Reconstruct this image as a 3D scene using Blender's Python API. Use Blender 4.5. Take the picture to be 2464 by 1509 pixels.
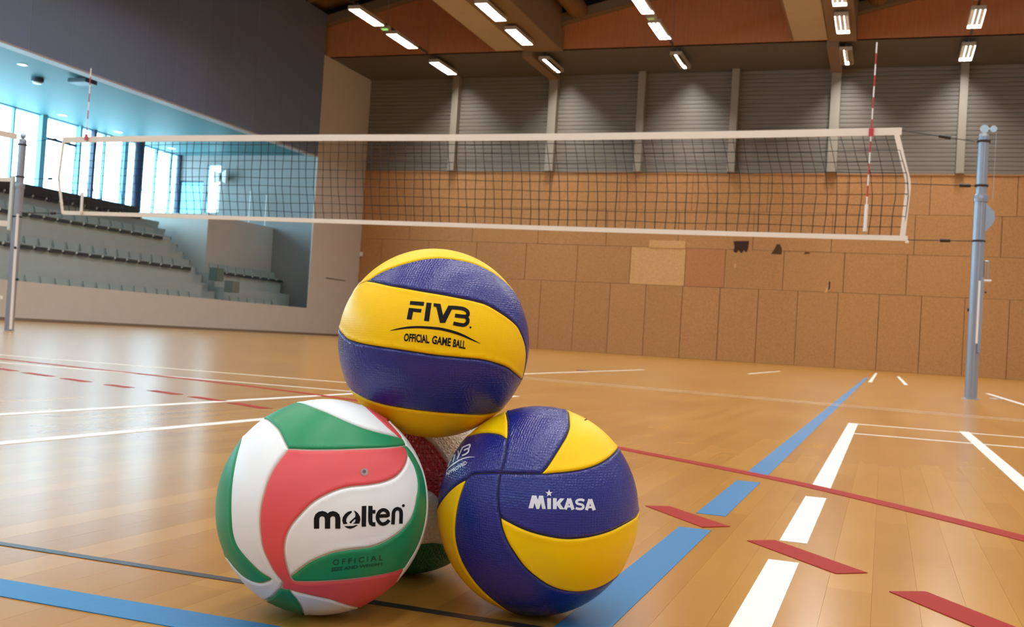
import bpy, bmesh, math, random
import numpy as np
from mathutils import Matrix, Vector
from mathutils.geometry import delaunay_2d_cdt

random.seed(7)
SC = bpy.context.scene
COL = SC.collection
for o in list(bpy.data.objects):
    bpy.data.objects.remove(o)

# ------------------------------------------------------------------ camera
IW, IH = 2464, 1509
FPX, YAW, PITCH, ROLL, CAMH = 2550.8, -.33956, .02415, .06188, .28285
_cy, _sy, _cp, _sp = math.cos(YAW), math.sin(YAW), math.cos(PITCH), math.sin(PITCH)
_f = np.array([_sy * _cp, _cy * _cp, _sp])
_r = np.array([_cy, -_sy, 0.0])
_u = np.cross(_r, _f)
_c, _s = math.cos(ROLL), math.sin(ROLL)
CR, CU, CF = _c * _r + _s * _u, -_s * _r + _c * _u, _f
CAM = np.array([0.0, 0.0, CAMH])
cam = bpy.data.cameras.new('camera')
camo = bpy.data.objects.new('camera', cam)
COL.objects.link(camo)
camo.matrix_world = Matrix(((CR[0], CU[0], -CF[0], 0), (CR[1], CU[1], -CF[1], 0), (CR[2], CU[2], -CF[2], CAMH), (0, 0, 0, 1)))
cam.sensor_fit = 'HORIZONTAL'
cam.sensor_width = 36
cam.lens = FPX * 36 / IW
cam.clip_end = 300
cam.dof.use_dof = True
cam.dof.focus_distance = 0.97
cam.dof.aperture_fstop = 24
SC.camera = camo

# ------------------------------------------------------------------ world, exposure
world = bpy.data.worlds.new('daylight')
SC.world = world
world.use_nodes = True
_bg = world.node_tree.nodes['Background']
_bg.inputs['Color'].default_value = (0.54, 0.79, 1.0, 1)
_bg.inputs['Strength'].default_value = 13.5
SC.view_settings.view_transform = 'Standard'
SC.view_settings.look = 'None'
SC.view_settings.gamma = 1
SC.view_settings.use_curve_mapping = False
SC.view_settings.exposure = 0.0
SC.cycles.max_bounces = 8
SC.cycles.diffuse_bounces = 5
SC.cycles.sample_clamp_indirect = 2.0
LAMP_W = 58.0
LAMP_COL = (1.0, 0.99, 0.97)



def portal(loc, rot, w, h):
    """sky portal in a window band: guides the sampling of the daylight, gives none itself"""
    d = bpy.data.lights.new('window_portal', 'AREA')
    d.shape = 'RECTANGLE'; d.size, d.size_y = w, h
    d.cycles.is_portal = True
    o = bpy.data.objects.new('window_portal', d)
    COL.objects.link(o); o.location = loc; o.rotation_euler = rot


portal((-25.50, 12.2, 4.875), (math.pi / 2, 0, -math.pi / 2), 42.4, 3.15)     # gallery windows, facing the hall
portal((-2.0, -8.95, 6.85), (math.pi / 2, 0, math.pi), 26.0, .9)              # added unseen window band behind the camera

LIGHT_X = [-14.87, -10.95, -6.62, -1.55, 1.83, 6.2, 10.5]
LIGHT_Y = [33.4, 30.1, 27.65, 24.5, 21.4, 18.3, 15.2, 12.1, 9.0, 5.9, 2.8, -0.3, -3.4, -6.5]
_lamps = {}


def lamp(x, y, z, w=0.33, l=1.55, spread=math.pi, power=1.0):
    key = (w, l, spread, power)
    if key not in _lamps:
        d = bpy.data.lights.new('ceiling_lamp', 'AREA')
        d.shape = 'RECTANGLE'
        d.size, d.size_y = w, l
        d.energy = LAMP_W * power
        d.color = LAMP_COL
        d.spread = spread
        _lamps[key] = d
    o = bpy.data.objects.new('ceiling_lamp', _lamps[key])
    COL.objects.link(o)
    o.location = (x, y, z)
    return o


# the rows go on over the camera as unbroken lines of tubes
for lx in LIGHT_X:
    y1_ = 25.4 if lx < 3 else 34.3
    n_ = sum(1 for ly in LIGHT_Y if ly < y1_)
    lamp(lx, (y1_ - 7.4) / 2, 9.53, .33, y1_ + 7.4, spread=2.6, power=float(n_))


# ------------------------------------------------------------------ helpers
def lin(c):
    return tuple(((v / 255) / 12.92 if v / 255 <= 0.04045 else ((v / 255 + 0.055) / 1.055) ** 2.4) for v in c)


def tag(o, label=None, cat=None, group=None, kind=None):
    if label: o['label'] = label
    if cat: o['category'] = cat
    if group: o['group'] = group
    if kind: o['kind'] = kind
    return o


def link(name, data, parent=None, loc=None):
    o = bpy.data.objects.new(name, data)
    COL.objects.link(o)
    if parent is not None: o.parent = parent
    if loc is not None: o.location = loc
    return o


def empty(name, loc=(0, 0, 0)):
    return link(name, None, None, loc)


class MB:
    """collects boxes, prisms and tubes into one mesh"""
    def __init__(self):
        self.v, self.f = [], []

    def add(self, v, f):
        n = len(self.v)
        self.v += [tuple(p) for p in v]
        self.f += [tuple(i + n for i in q) for q in f]
        return self

    def box(self, a, b):
        (x0, y0, z0), (x1, y1, z1) = a, b
        x0, x1 = min(x0, x1), max(x0, x1); y0, y1 = min(y0, y1), max(y0, y1); z0, z1 = min(z0, z1), max(z0, z1)
        v = [(x0, y0, z0), (x1, y0, z0), (x1, y1, z0), (x0, y1, z0), (x0, y0, z1), (x1, y0, z1), (x1, y1, z1), (x0, y1, z1)]
        return self.add(v, [(3, 2, 1, 0), (4, 5, 6, 7), (0, 1, 5, 4), (1, 2, 6, 5), (2, 3, 7, 6), (3, 0, 4, 7)])

    def bar(self, p, q, w, h=None, n=4, rot=0.785398):
        """straight bar / tube from p to q; n=4 square, else round of diameter w"""
        p, q = Vector(p), Vector(q)
        d = (q - p).normalized()
        a = d.cross(Vector((0, 0, 1)))
        if a.length < 1e-4: a = Vector((1, 0, 0))
        a.normalize(); b = a.cross(d)
        k = 0.7071 if n == 4 else 0.5
        h = w if h is None else h
        v = []
        for c in (p, q):
            for i in range(n):
                t = 2 * math.pi * i / n + (rot if n == 4 else 0)
                v.append(c + a * (math.cos(t) * w * k) + b * (math.sin(t) * h * k))
        f = [(i, (i + 1) % n, n + (i + 1) % n, n + i) for i in range(n)]
        f += [tuple(range(n))[::-1], tuple(range(n, 2 * n))]
        return self.add(v, f)

    def path(self, pts, w, n=6):
        for p, q in zip(pts[:-1], pts[1:]): self.bar(p, q, w, n=n)
        return self

    def prism(self, poly, axis, a, b):
        """2-D outline poly extruded along axis (0,1,2) from a to b; poly gives the other two coordinates in order"""
        n = len(poly); v = []
        for t in (a, b):
            for (s, q) in poly:
                v.append([(t, s, q), (s, t, q), (s, q, t)][axis])
        f = [(i, (i + 1) % n, n + (i + 1) % n, n + i) for i in range(n)]
        f += [tuple(range(n))[::-1], tuple(range(n, 2 * n))]
        return self.add(v, f)

    def lathe(self, prof, c=(0, 0, 0), n=24):
        m = len(prof); v = []
        for i in range(n):
            t = 2 * math.pi * i / n
            for (r, z) in prof: v.append((c[0] + r * math.cos(t), c[1] + r * math.sin(t), c[2] + z))
        f = []
        for i in range(n):
            j = (i + 1) % n
            for k in range(m - 1): f.append((i * m + k, j * m + k, j * m + k + 1, i * m + k + 1))
        f.append(tuple(i * m for i in range(n))[::-1]); f.append(tuple(i * m + m - 1 for i in range(n)))
        return self.add(v, f)

    def mesh(self, name, mat, smooth=False, fix=True, bevel=0):
        me = bpy.data.meshes.new(name)
        me.from_pydata(self.v, [], self.f)
        if fix or bevel:
            bm = bmesh.new(); bm.from_mesh(me)
            bmesh.ops.recalc_face_normals(bm, faces=bm.faces)
            if bevel:
                bmesh.ops.bevel(bm, geom=list(bm.edges), offset=bevel, segments=2, profile=0.5, affect='EDGES')
            bm.to_mesh(me); bm.free()
        if mat: me.materials.append(mat)
        if smooth:
            me.polygons.foreach_set('use_smooth', [True] * len(me.polygons))
        me.update()
        return me

    def build(self, name, mat, parent=None, smooth=False, bevel=0, loc=None):
        return link(name, self.mesh(name, mat, smooth, True, bevel), parent, loc)


def box(name, a, b, mat, parent=None, bevel=0):
    return MB().box(a, b).build(name, mat, parent, bevel=bevel)


def copy_tree(o, parent=None):
    c = o.copy(); COL.objects.link(c)
    if parent is not None: c.parent = parent
    for ch in o.children: copy_tree(ch, c)
    return c


# ------------------------------------------------------------------ materials
def mat(name, rgb, rough=0.6, metal=0.0, spec=0.5, noise=None, bump=None, coat=0.0, rand=0.0, aniso=0.0):
    """principled material; rgb in sRGB 0-255; noise=(scale, amount, stretch xyz); bump=(scale, strength, dist, kind)"""
    m = bpy.data.materials.new(name); m.use_nodes = True
    nt = m.node_tree; p = nt.nodes['Principled BSDF']
    c = lin(rgb)
    p.inputs['Base Color'].default_value = (*c, 1)
    p.inputs['Roughness'].default_value = rough
    p.inputs['Metallic'].default_value = metal
    p.inputs['Specular IOR Level'].default_value = spec
    p.inputs['Coat Weight'].default_value = coat
    p.inputs['Coat Roughness'].default_value = 0.15
    tc = nt.nodes.new('ShaderNodeNewGeometry') if (noise or bump) else None
    if noise or rand:
        hsv = nt.nodes.new('ShaderNodeHueSaturation')
        hsv.inputs['Color'].default_value = (*c, 1)
        val = nt.nodes.new('ShaderNodeMath'); val.operation = 'ADD'; val.inputs[0].default_value = 1; val.inputs[1].default_value = 0
        if noise:
            mp = nt.nodes.new('ShaderNodeMapping'); mp.inputs['Scale'].default_value = noise[2] if len(noise) > 2 else (1, 1, 1)
            nz = nt.nodes.new('ShaderNodeTexNoise'); nz.inputs['Scale'].default_value = noise[0]; nz.inputs['Detail'].default_value = 4
            nt.links.new(tc.outputs['Position'], mp.inputs['Vector']); nt.links.new(mp.outputs[0], nz.inputs['Vector'])
            mr = nt.nodes.new('ShaderNodeMapRange'); mr.inputs['To Min'].default_value = 1 - noise[1]; mr.inputs['To Max'].default_value = 1 + noise[1]
            mr.inputs['From Min'].default_value = .25; mr.inputs['From Max'].default_value = .75
            nt.links.new(nz.outputs['Fac'], mr.inputs['Value']); nt.links.new(mr.outputs[0], val.inputs[0])
        if rand:
            oi = nt.nodes.new('ShaderNodeObjectInfo')
            m2 = nt.nodes.new('ShaderNodeMapRange'); m2.inputs['To Min'].default_value = -rand; m2.inputs['To Max'].default_value = rand
            nt.links.new(oi.outputs['Random'], m2.inputs['Value']); nt.links.new(m2.outputs[0], val.inputs[1])
        nt.links.new(val.outputs[0], hsv.inputs['Value']); nt.links.new(hsv.outputs[0], p.inputs['Base Color'])
    if bump:
        kind = bump[3] if len(bump) > 3 else 'noise'
        src = tc.outputs['Position']
        if kind == 'noise':
            t = nt.nodes.new('ShaderNodeTexNoise'); t.inputs['Scale'].default_value = bump[0]; out = t.outputs['Fac']
        else:
            t = nt.nodes.new('ShaderNodeTexVoronoi'); t.inputs['Scale'].default_value = bump[0]; out = t.outputs['Distance']
            if kind == 'cells': t.feature = 'DISTANCE_TO_EDGE'
            t.inputs['Randomness'].default_value = 0.35
        nt.links.new(src, t.inputs['Vector'])
        b = nt.nodes.new('ShaderNodeBump'); b.inputs['Strength'].default_value = bump[1]; b.inputs['Distance'].default_value = bump[2]
        nt.links.new(out, b.inputs['Height']); nt.links.new(b.outputs[0], p.inputs['Normal'])
    return m


PW, PL = 0.053, 1.0     # floor strip width and length


def floor_material():
    m = bpy.data.materials.new('varnished_beech'); m.use_nodes = True
    nt = m.node_tree; p = nt.nodes['Principled BSDF']; N = nt.nodes.new; L = nt.links.new
    geo = N('ShaderNodeNewGeometry'); sep = N('ShaderNodeSeparateXYZ'); L(geo.outputs['Position'], sep.inputs[0])

    def mth(op, a, b=None):
        n = N('ShaderNodeMath'); n.operation = op
        for k, q in enumerate((a, b)):
            if q is None: continue
            if isinstance(q, (int, float)): n.inputs[k].default_value = q
            else: L(q, n.inputs[k])
        return n.outputs[0]
    i = mth('FLOOR', mth('DIVIDE', sep.outputs['X'], PW))
    off = mth('FRACT', mth('MULTIPLY', i, 0.382))
    j = mth('FLOOR', mth('ADD', mth('DIVIDE', sep.outputs['Y'], PL), off))
    cmb = N('ShaderNodeCombineXYZ'); L(i, cmb.inputs[0]); L(j, cmb.inputs[1])
    wn = N('ShaderNodeTexWhiteNoise'); wn.noise_dimensions = '2D'; L(cmb.outputs[0], wn.inputs['Vector'])
    # grain: stretched noise, shifted per strip
    sh = N('ShaderNodeVectorMath'); sh.operation = 'MULTIPLY_ADD'
    sh.inputs[1].default_value = (3.1, 7.7, 0); L(cmb.outputs[0], sh.inputs[0]); L(geo.outputs['Position'], sh.inputs[2])
    mp = N('ShaderNodeMapping'); mp.inputs['Scale'].default_value = (30, 2.6, 1); L(sh.outputs[0], mp.inputs['Vector'])
    nz = N('ShaderNodeTexNoise'); nz.inputs['Scale'].default_value = 1; nz.inputs['Detail'].default_value = 3; nz.inputs['Distortion'].default_value = .8
    L(mp.outputs[0], nz.inputs['Vector'])
    big = N('ShaderNodeTexNoise'); big.inputs['Scale'].default_value = 1.3; big.inputs['Detail'].default_value = 3
    L(geo.outputs['Position'], big.inputs['Vector'])
    cr = N('ShaderNodeValToRGB')
    cr.color_ramp.elements[0].position = .22; cr.color_ramp.elements[0].color = (*lin((162, 110, 44)), 1)
    cr.color_ramp.elements[1].position = .80; cr.color_ramp.elements[1].color = (*lin((190, 139, 62)), 1)
    v = mth('ADD', mth('MULTIPLY', nz.outputs['Fac'], .16), mth('ADD', mth('MULTIPLY', wn.outputs['Value'], .26), mth('MULTIPLY', big.outputs['Fac'], .56)))
    L(v, cr.inputs[0]); L(cr.outputs[0], p.inputs['Base Color'])
    rr = N('ShaderNodeMapRange'); rr.inputs['To Min'].default_value = .225; rr.inputs['To Max'].default_value = .23
    L(nz.outputs['Fac'], rr.inputs['Value']); L(rr.outputs[0], p.inputs['Roughness'])
    p.inputs['Specular IOR Level'].default_value = .25
    return m


def osb_material(name, rgb, rand=.07):
    m = mat(name, rgb, .72, spec=.3, rand=rand, noise=(26, .16, (1, 1, .8)), bump=(60, .25, .004))
    return m


def glass_material(name, tint, gloss=.12):
    m = bpy.data.materials.new(name); m.use_nodes = True
    nt = m.node_tree; nt.nodes.remove(nt.nodes['Principled BSDF']); out = nt.nodes['Material Output']
    a = nt.nodes.new('ShaderNodeBsdfTransparent'); a.inputs[0].default_value = (*tint, 1)
    g = nt.nodes.new('ShaderNodeBsdfGlossy'); g.inputs['Roughness'].default_value = .03
    x = nt.nodes.new('ShaderNodeMixShader'); x.inputs[0].default_value = gloss
    nt.links.new(a.outputs[0], x.inputs[1]); nt.links.new(g.outputs[0], x.inputs[2]); nt.links.new(x.outputs[0], out.inputs[0])
    return m


def frosted_material():
    m = bpy.data.materials.new('frosted_glass'); m.use_nodes = True
    nt = m.node_tree; nt.nodes.remove(nt.nodes['Principled BSDF']); out = nt.nodes['Material Output']
    a = nt.nodes.new('ShaderNodeBsdfTranslucent'); a.inputs[0].default_value = (.28, .42, .46, 1)
    nt.links.new(a.outputs[0], out.inputs[0])
    return m


M_FLOOR = floor_material()
M_OSB = osb_material('chipboard', (180, 128, 78), .03)
M_OSB_PALE = osb_material('pale_chipboard', (206, 156, 100), .01)
M_OSB_RED = osb_material('reddish_chipboard', (180, 120, 74), .01)
M_SLAT = mat('grey_cladding', (124, 114, 101), .5, .0, rand=.02)
M_COLUMN = mat('light_grey_steel', (150, 139, 124), .5)
M_ORANGE = mat('rust_painted_board', (190, 122, 82), .75, noise=(3, .12, (6, 6, .6)))
M_SOFFIT = mat('brown_soffit', (98, 95, 94), .8)
M_BEAM = mat('brown_beam', (134, 114, 96), .75)
M_TAN = mat('tan_duct', (190, 180, 160), .65, noise=(2, .05))
M_ROOF = mat('brown_roof', (120, 92, 66), .8, noise=(1.5, .1))
M_RIM = mat('grey_rim', (120, 106, 92), .7)
M_DARK = mat('dark_void', (14, 12, 11), .7)
M_FASCIA = mat('charcoal_panel', (116, 132, 164), .42, .25, rand=.03)
M_TRIM = mat('pale_edge_trim', (176, 170, 168), .5)
M_JOINT = mat('panel_joint', (140, 150, 172), .5)
M_PLASTER = mat('beige_plaster', (204, 197, 188), .8, noise=(2.5, .03))
M_CONC = mat('pale_concrete', (176, 184, 180), .8, noise=(4, .04))
M_BLUEWALL = mat('blue_grey_wall', (150, 147, 144), .7)
M_GCEIL = mat('teal_metal_ceiling', (76, 118, 122), .55, .0, .12)
M_MULL = mat('pale_blue_mullion', (120, 170, 190), .5)
M_MULLD = mat('dark_blue_steel', (36, 52, 80), .4)
M_GLASS = glass_material('window_glass', (.93, 1, .99))
M_FROST = frosted_material()
M_SEAT = mat('grey_green_seat', (156, 166, 162), .45)
M_CHARSHADE = mat('charcoal_and_seat_shade', (58, 66, 74), .45)  # charcoal; also paints shade on top-row seats and under the pans
M_BRACK = mat('white_bracket', (205, 212, 206), .5)
M_STEEL = mat('galvanised_steel', (170, 176, 180), .35, .8)
M_ALU = mat('blue_grey_aluminium', (150, 154, 166), .32, .5)
M_BAND = mat('cream_net_band', (232, 220, 206), .8, bump=(300, .2, .001))
M_CORD = mat('black_net_cord', (24, 22, 22), .8)
M_BLACK = mat('black_strap', (18, 18, 20), .5)
M_RED = mat('antenna_red', (186, 32, 40), .35)
M_WHITE = mat('antenna_white', (236, 230, 226), .4)
M_HOUS = mat('lamp_housing', (196, 186, 170), .5, .2)
M_LOUV = mat('lamp_louvre', (60, 56, 50), .4)
M_PWHITE = mat('white_line_paint', (228, 226, 218), .4, spec=.3)
M_PBLUE = mat('blue_line_paint', (38, 114, 164), .4, spec=.3, noise=(160, .06))
M_PRED = mat('red_line_paint', (152, 42, 36), .55, spec=.08)
M_PDARK = mat('dark_line_paint', (52, 46, 46), .3)
M_PGREY = mat('faded_line_paint', (204, 170, 140), .3)

# ball materials
M_YEL = mat('yellow_ball_skin', (252, 202, 0), .40, spec=.22, noise=(40, .02), bump=(420, .12, .0006, 'vor'))
M_BLU = mat('navy_ball_skin', (28, 36, 122), .24, spec=.5, bump=(420, .5, .0010, 'vor'))
M_SEAMD = mat('dark_seam', (18, 16, 34), .6)
M_BWHT = mat('white_ball_skin', (240, 243, 246), .42, spec=.4, noise=(30, .02))
M_BRED = mat('red_ball_skin', (222, 82, 88), .42, spec=.4, noise=(30, .03))
M_BGRN = mat('green_ball_skin', (22, 136, 88), .40, spec=.4, noise=(30, .03))
M_SEAML = mat('cream_seam', (196, 184, 170), .6)
M_INK = mat('black_ink', (14, 12, 12), .6, spec=.2)
M_INKW = mat('silver_ink', (226, 228, 240), .35)
M_INKG = mat('dark_green_ink', (8, 72, 44), .5)
M_HWHT = mat('dimpled_white_skin', (226, 222, 216), .45, bump=(210, 1.0, .004, 'cells'))
M_HRED = mat('dimpled_red_skin', (170, 36, 44), .45, bump=(210, 1.0, .004, 'cells'))
M_HGRN = mat('dimpled_green_skin', (16, 112, 74), .45, bump=(210, 1.0, .004, 'cells'))
M_VALVE = mat('grey_valve', (158, 132, 132), .5)

# ================================================================== SETTING
HX0, HX1, HY0, HY1 = -18.8, 14.0, -9.0, 35.64   # hall
GX = -25.57                                     # gallery window wall
ZT = 9.72                                       # soffit height

# ---- floor: slab around a field of separate strips
FX0, FX1, FY0, FY1 = -50 * PW, 17 * PW, 0.55, 3.30
fl = MB()
fl.box((HX0 - 7, HY0, -.3), (FX0, HY1 + .4, 0)); fl.box((FX1, HY0, -.3), (HX1 + .4, HY1 + .4, 0))
fl.box((FX0, HY0, -.3), (FX1, FY0, 0)); fl.box((FX0, FY1, -.3), (FX1, HY1 + .4, 0))
fl.box((FX0, FY0, -.3), (FX1, FY1, -.022))
floor = fl.build('floor', M_FLOOR)
floor['kind'] = 'structure'


def plank(x0, x1, y0, y1):
    e, c = .00003, .00014
    rings = [(e, -.022), (e, -.0003), (c, 0)]
    v = []
    for s, z in rings: v += [(x0 + s, y0 + s, z), (x1 - s, y0 + s, z), (x1 - s, y1 - s, z), (x0 + s, y1 - s, z)]
    f = [(8, 9, 10, 11)]
    for k in (0, 4):
        for i in range(4):
            j = (i + 1) % 4
            f.append((k + i, k + j, k + 4 + j, k + 4 + i))
    mb = MB(); mb.v, mb.f = v, f
    return link('plank', mb.mesh('plank', M_FLOOR, fix=False), floor)


for i in range(-50, 17):
    off = (i * .382) - math.floor(i * .382)
    ys = [FY0] + [y for y in [(j - off) * PL for j in range(0, 6)] if FY0 + .02 < y < FY1 - .02] + [FY1]
    for a, b in zip(ys[:-1], ys[1:]): plank(i * PW, (i + 1) * PW, a, b)


# ---- painted court lines
def catmull(pts, step):
    P = [np.array(p, float) for p in pts]
    if len(P) < 3:
        return P
    Q = [2 * P[0] - P[1]] + P + [2 * P[-1] - P[-2]]
    out = []
    for k in range(1, len(Q) - 2):
        p0, p1, p2, p3 = Q[k - 1:k + 3]
        n = max(1, int(np.linalg.norm(p2 - p1) / step))
        for t in np.arange(n) / n:
            out.append(.5 * ((2 * p1) + (-p0 + p2) * t + (2 * p0 - 5 * p1 + 4 * p2 - p3) * t * t + (-p0 + 3 * p1 - 3 * p2 + p3) * t ** 3))
    out.append(P[-1])
    return out


def ribbon(pts, w, m, z=.0007, skew=None):
    """flat painted strip along a polyline, with end cut directions taken from the strip itself"""
    P = [np.array(p, float) for p in pts]
    v, f = [], []
    for k, p in enumerate(P):
        d = P[min(k + 1, len(P) - 1)] - P[max(k - 1, 0)]
        d /= np.linalg.norm(d); n = np.array([-d[1], d[0]]) * w / 2
        for q in (p - n, p + n):
            v.append((q[0], q[1], .0001)); v.append((q[0], q[1], z))
    for k in range(len(P) - 1):
        a, b = 4 * k, 4 * k + 4
        f += [(a + 1, b + 1, b + 3, a + 3), (a, b, b + 1, a + 1), (a + 2, a + 3, b + 3, b + 2)]
    f += [(0, 1, 3, 2), (4 * len(P) - 4, 4 * len(P) - 2, 4 * len(P) - 1, 4 * len(P) - 3)]
    return MB().add(v, f).build('court_line', m, floor)


def quad_line(q, m, z=.0009):
    n = len(q)
    MB().prism(q, 2, .0001, z).build('court_line', m, floor)


BX = -.270
for a, b in [(.86, 1.700), (1.862, 2.405), (2.545, 19.3)]: ribbon([(BX, a), (BX, b)], .051, M_PBLUE)
WX = -.117
for a, b in [(.86, 1.518), (1.682, 2.252), (2.425, 5.02)]: ribbon([(WX, a), (WX, b)], .041, M_PWHITE)
ribbon([(.345, 1.0), (.345, 5.06)], .040, M_PWHITE)
ribbon([(.29, 15.0), (.29, 24.0)], .05, M_PWHITE); ribbon([(-.17, 15.2), (-.17, 28)], .05, M_PWHITE)
ribbon([(-.097, 4.985), (3.0, 5.03)], .035, M_PWHITE, .0006); ribbon([(-.097, 4.325), (3.0, 4.345)], .035, M_PWHITE, .0006)
# goal-area arcs
arc6 = [(-6.2, 4.95), (-5.0, 4.68), (-4.035, 4.446), (-3.516, 4.328), (-2.969, 4.190), (-2.233, 3.924), (-1.45, 3.48), (-.67, 2.872), (-.286, 2.565), (-.093, 2.385), (.237, 1.990), (.55, 1.52), (.80, 1.0)]
ribbon(catmull(arc6, .08), .048, M_PRED, .0011)
quad_line([(-.389, 1.878), (-.261, 1.718), (-.223, 1.758), (-.351, 1.905)], M_PRED, .0011)
quad_line([(-.182, 1.645), (-.046, 1.474), (-.007, 1.507), (-.144, 1.678)], M_PRED, .0011)
quad_line([(.020, 1.403), (.135, 1.230), (.178, 1.258), (.063, 1.432)], M_PRED, .0011)
for a, b in [((-4.35, 4.02), (-4.15, 3.95)), ((-3.86, 3.855), (-3.70, 3.785)), ((-3.595, 3.742), (-3.375, 3.655)), ((-3.258, 3.610), (-3.072, 3.532)), ((-2.93, 3.49), (-2.78, 3.435)), ((-2.644, 3.395), (-2.47, 3.325)), ((-2.379, 3.285), (-2.196, 3.212)), ((-2.134, 3.178), (-1.937, 3.085))]:
    ribbon([a, b], .045, M_PRED, .0011)
ribbon([(-1.6, 1.008), (1.2, 1.004)], .014, M_PDARK)
ribbon([(-1.6, .851), (-.244, .851)], .052, M_PBLUE, .0009)
ribbon([(-2.195, 1.5), (-2.195, 5.02)], .042, M_PWHITE); ribbon([(-1.727, .9), (-1.727, 5.02)], .042, M_PWHITE)
ribbon([(-2.216, 4.325), (-6.5, 4.24)], .035, M_PWHITE, .0006); ribbon([(-2.216, 5.0), (-6.5, 4.95)], .035, M_PWHITE, .0006)
ribbon(catmull([(-3.4, 7.75), (-2.073, 7.49), (-1.2, 7.25), (-.246, 6.97), (.775, 6.758), (2.2, 6.5)], .2), .05, M_PGREY, .0010)
ribbon(catmull([(-3.4, 7.50), (-2.073, 7.26), (-1.2, 7.04), (-.246, 6.78), (.775, 6.58), (2.2, 6.34)], .2), .04, M_PGREY, .0010)
ribbon([(-2.82, 8.2), (-2.86, 13.2)], .05, M_PWHITE, .0006); ribbon([(-1.79, 15.2), (-1.79, 20)], .05, M_PWHITE, .0006)
ribbon([(1.12, 9.0), (1.12, 13.2)], .05, M_PWHITE)

for x, y, r in [(.185, 1.44, .004), (-1.9, 2.75, .006), (-9.0, 15.5, .07)]:
    MB().lathe([(r, .0001), (r * .8, .0006)], (x, y, 0), n=9).build('scuff_mark', M_PDARK, floor)

# little round floor socket covers
for k, (x, y, lab) in enumerate([(1.012, 11.06, 'small grey round floor socket cover beside the white line right of the post'), (-2.98, 10.75, 'small dark round floor socket cover on bare boards beyond the balls')]):
    o = MB().lathe([(.06, .0), (.06, .004), (.052, .006), (0.03, .0062)], n=20).build('socket_cover', M_STEEL if k == 0 else M_PDARK, loc=(x, y, 0))
    tag(o, lab, 'floor cover')

# ---- back wall
wb = MB().box((HX0 - .5, HY1 + .06, 0), (HX1 + .4, HY1 + .4, 13.5)).build('wall_back', M_DARK)
wb['kind'] = 'structure'


def panel(x0, x1, z0, z1, m, name='panel', d=.045):
    g = .006 + random.random() * .004
    y = HY1 + random.uniform(-.004, .004)
    return box(name, (x0 + g, y, z0 + g * .6), (x1 - g, HY1 + d, z1 - g * .6), m, wb)


x = -19.12
while x < HX1:
    panel(x, x + 1.258, 0.0, 2.43, M_OSB); x += 1.258
for r, (z0, z1, w, x0) in enumerate([(2.43, 3.72, 1.9, -19.8), (3.72, 4.99, 2.5, -19.3), (4.99, 6.27, 2.5, -18.9)]):
    x = x0
    while x < HX1:
        m = M_OSB
        a, b = x, x + w
        if r == 0:
            if abs(x + 8.4) < .05: m = M_OSB_PALE
            elif abs(x + 6.5) < .05: b = x + 1.33; m = M_OSB_RED
        panel(max(a, HX0), b, z0, z1, m)
        x = b
MB().box((-7.77, HY1 - .02, 3.70), (-6.53, HY1 + .01, 3.955)).build('panel', M_OSB_PALE, wb)
# torn spots in the board
def blotch(name, cx, cz, pts, m, y=HY1 - .007):
    MB().prism([(cx + a, cz + b) for a, b in pts], 1, y, y + .02).build(name, m, wb)
blotch('torn_hole', -4.68, 3.80, [(-.25, .2), (.26, .22), (.24, -.02), (.19, -.17), (.10, -.1), (.03, -.2), (-.06, -.1), (-.14, -.19), (-.24, -.15), (-.21, 0)], mat('torn_board', (60, 30, 18), .9))
blotch('torn_hole', -3.52, 3.78, [(-.17, -.17), (.17, -.17), (.17, .02), (.10, .16), (.0, .16), (-.07, 0)], mat('torn_board_olive', (74, 48, 18), .9))
blotch('torn_hole', -2.55, 3.70, [(-.1, -.05), (.08, -.05), (.1, 0), (-.05, .02)], mat('torn_board_faint', (104, 58, 28), .9))
blotch('scratch', -4.83, 3.18, [(-.04, -.06), (.03, -.06), (.04, .05), (0, .08), (-.04, .04)], M_OSB_PALE)
blotch('scratch', -1.88, 2.55, [(-.07, -.14), (.02, -.14), (.06, .0), (.05, .16), (0, .02)], M_OSB_PALE)
blotch('torn_hole', -1.80, 2.62, [(-.03, -.12), (.02, -.1), (.03, .14), (-.01, .18)], M_DARK)
# metal cladding: one slat after another in every bay
colx = [-15.20, -11.47, -8.30, -5.126, -1.909, 1.905, 5.3]
edges = [HX0] + colx + [9.0]
SH = .138
_slat = {}
for a, b in zip(edges[:-1], edges[1:]):
    n = 25
    for k in range(n):
        z = 6.27 + k * SH
        p = [(HY1 + .05, z), (HY1 + .001, z + .008), (HY1 - .0025, z + SH * .5), (HY1 + .001, z + SH - .008), (HY1 + .05, z + SH - .002)]
        MB().prism(p, 0, a + .02, b - .02).build('slat', M_SLAT, wb)
box('cladding', (9.0, HY1, 6.27), (HX1, HY1 + .05, ZT), M_SLAT, wb)
for k, cx in enumerate(colx):
    w = .15 if cx in (-11.47, -1.909) else .12
    MB().box((cx - w, HY1 - .30, 6.27), (cx + w, HY1 - .02, ZT)).build('column', M_COLUMN, wb)
MB().box((HX0, HY1 - .05, 6.235), (HX1, HY1 + .03, 6.275)).build('ledge', M_OSB, wb)
for cz in (1.98,):   # little white fitting at the end of the board wall
    box('fitting', (HX0 + .02, HY1 - .08, 3.05), (HX0 + .14, HY1 - .01, 3.2), M_WHITE, wb)

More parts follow.
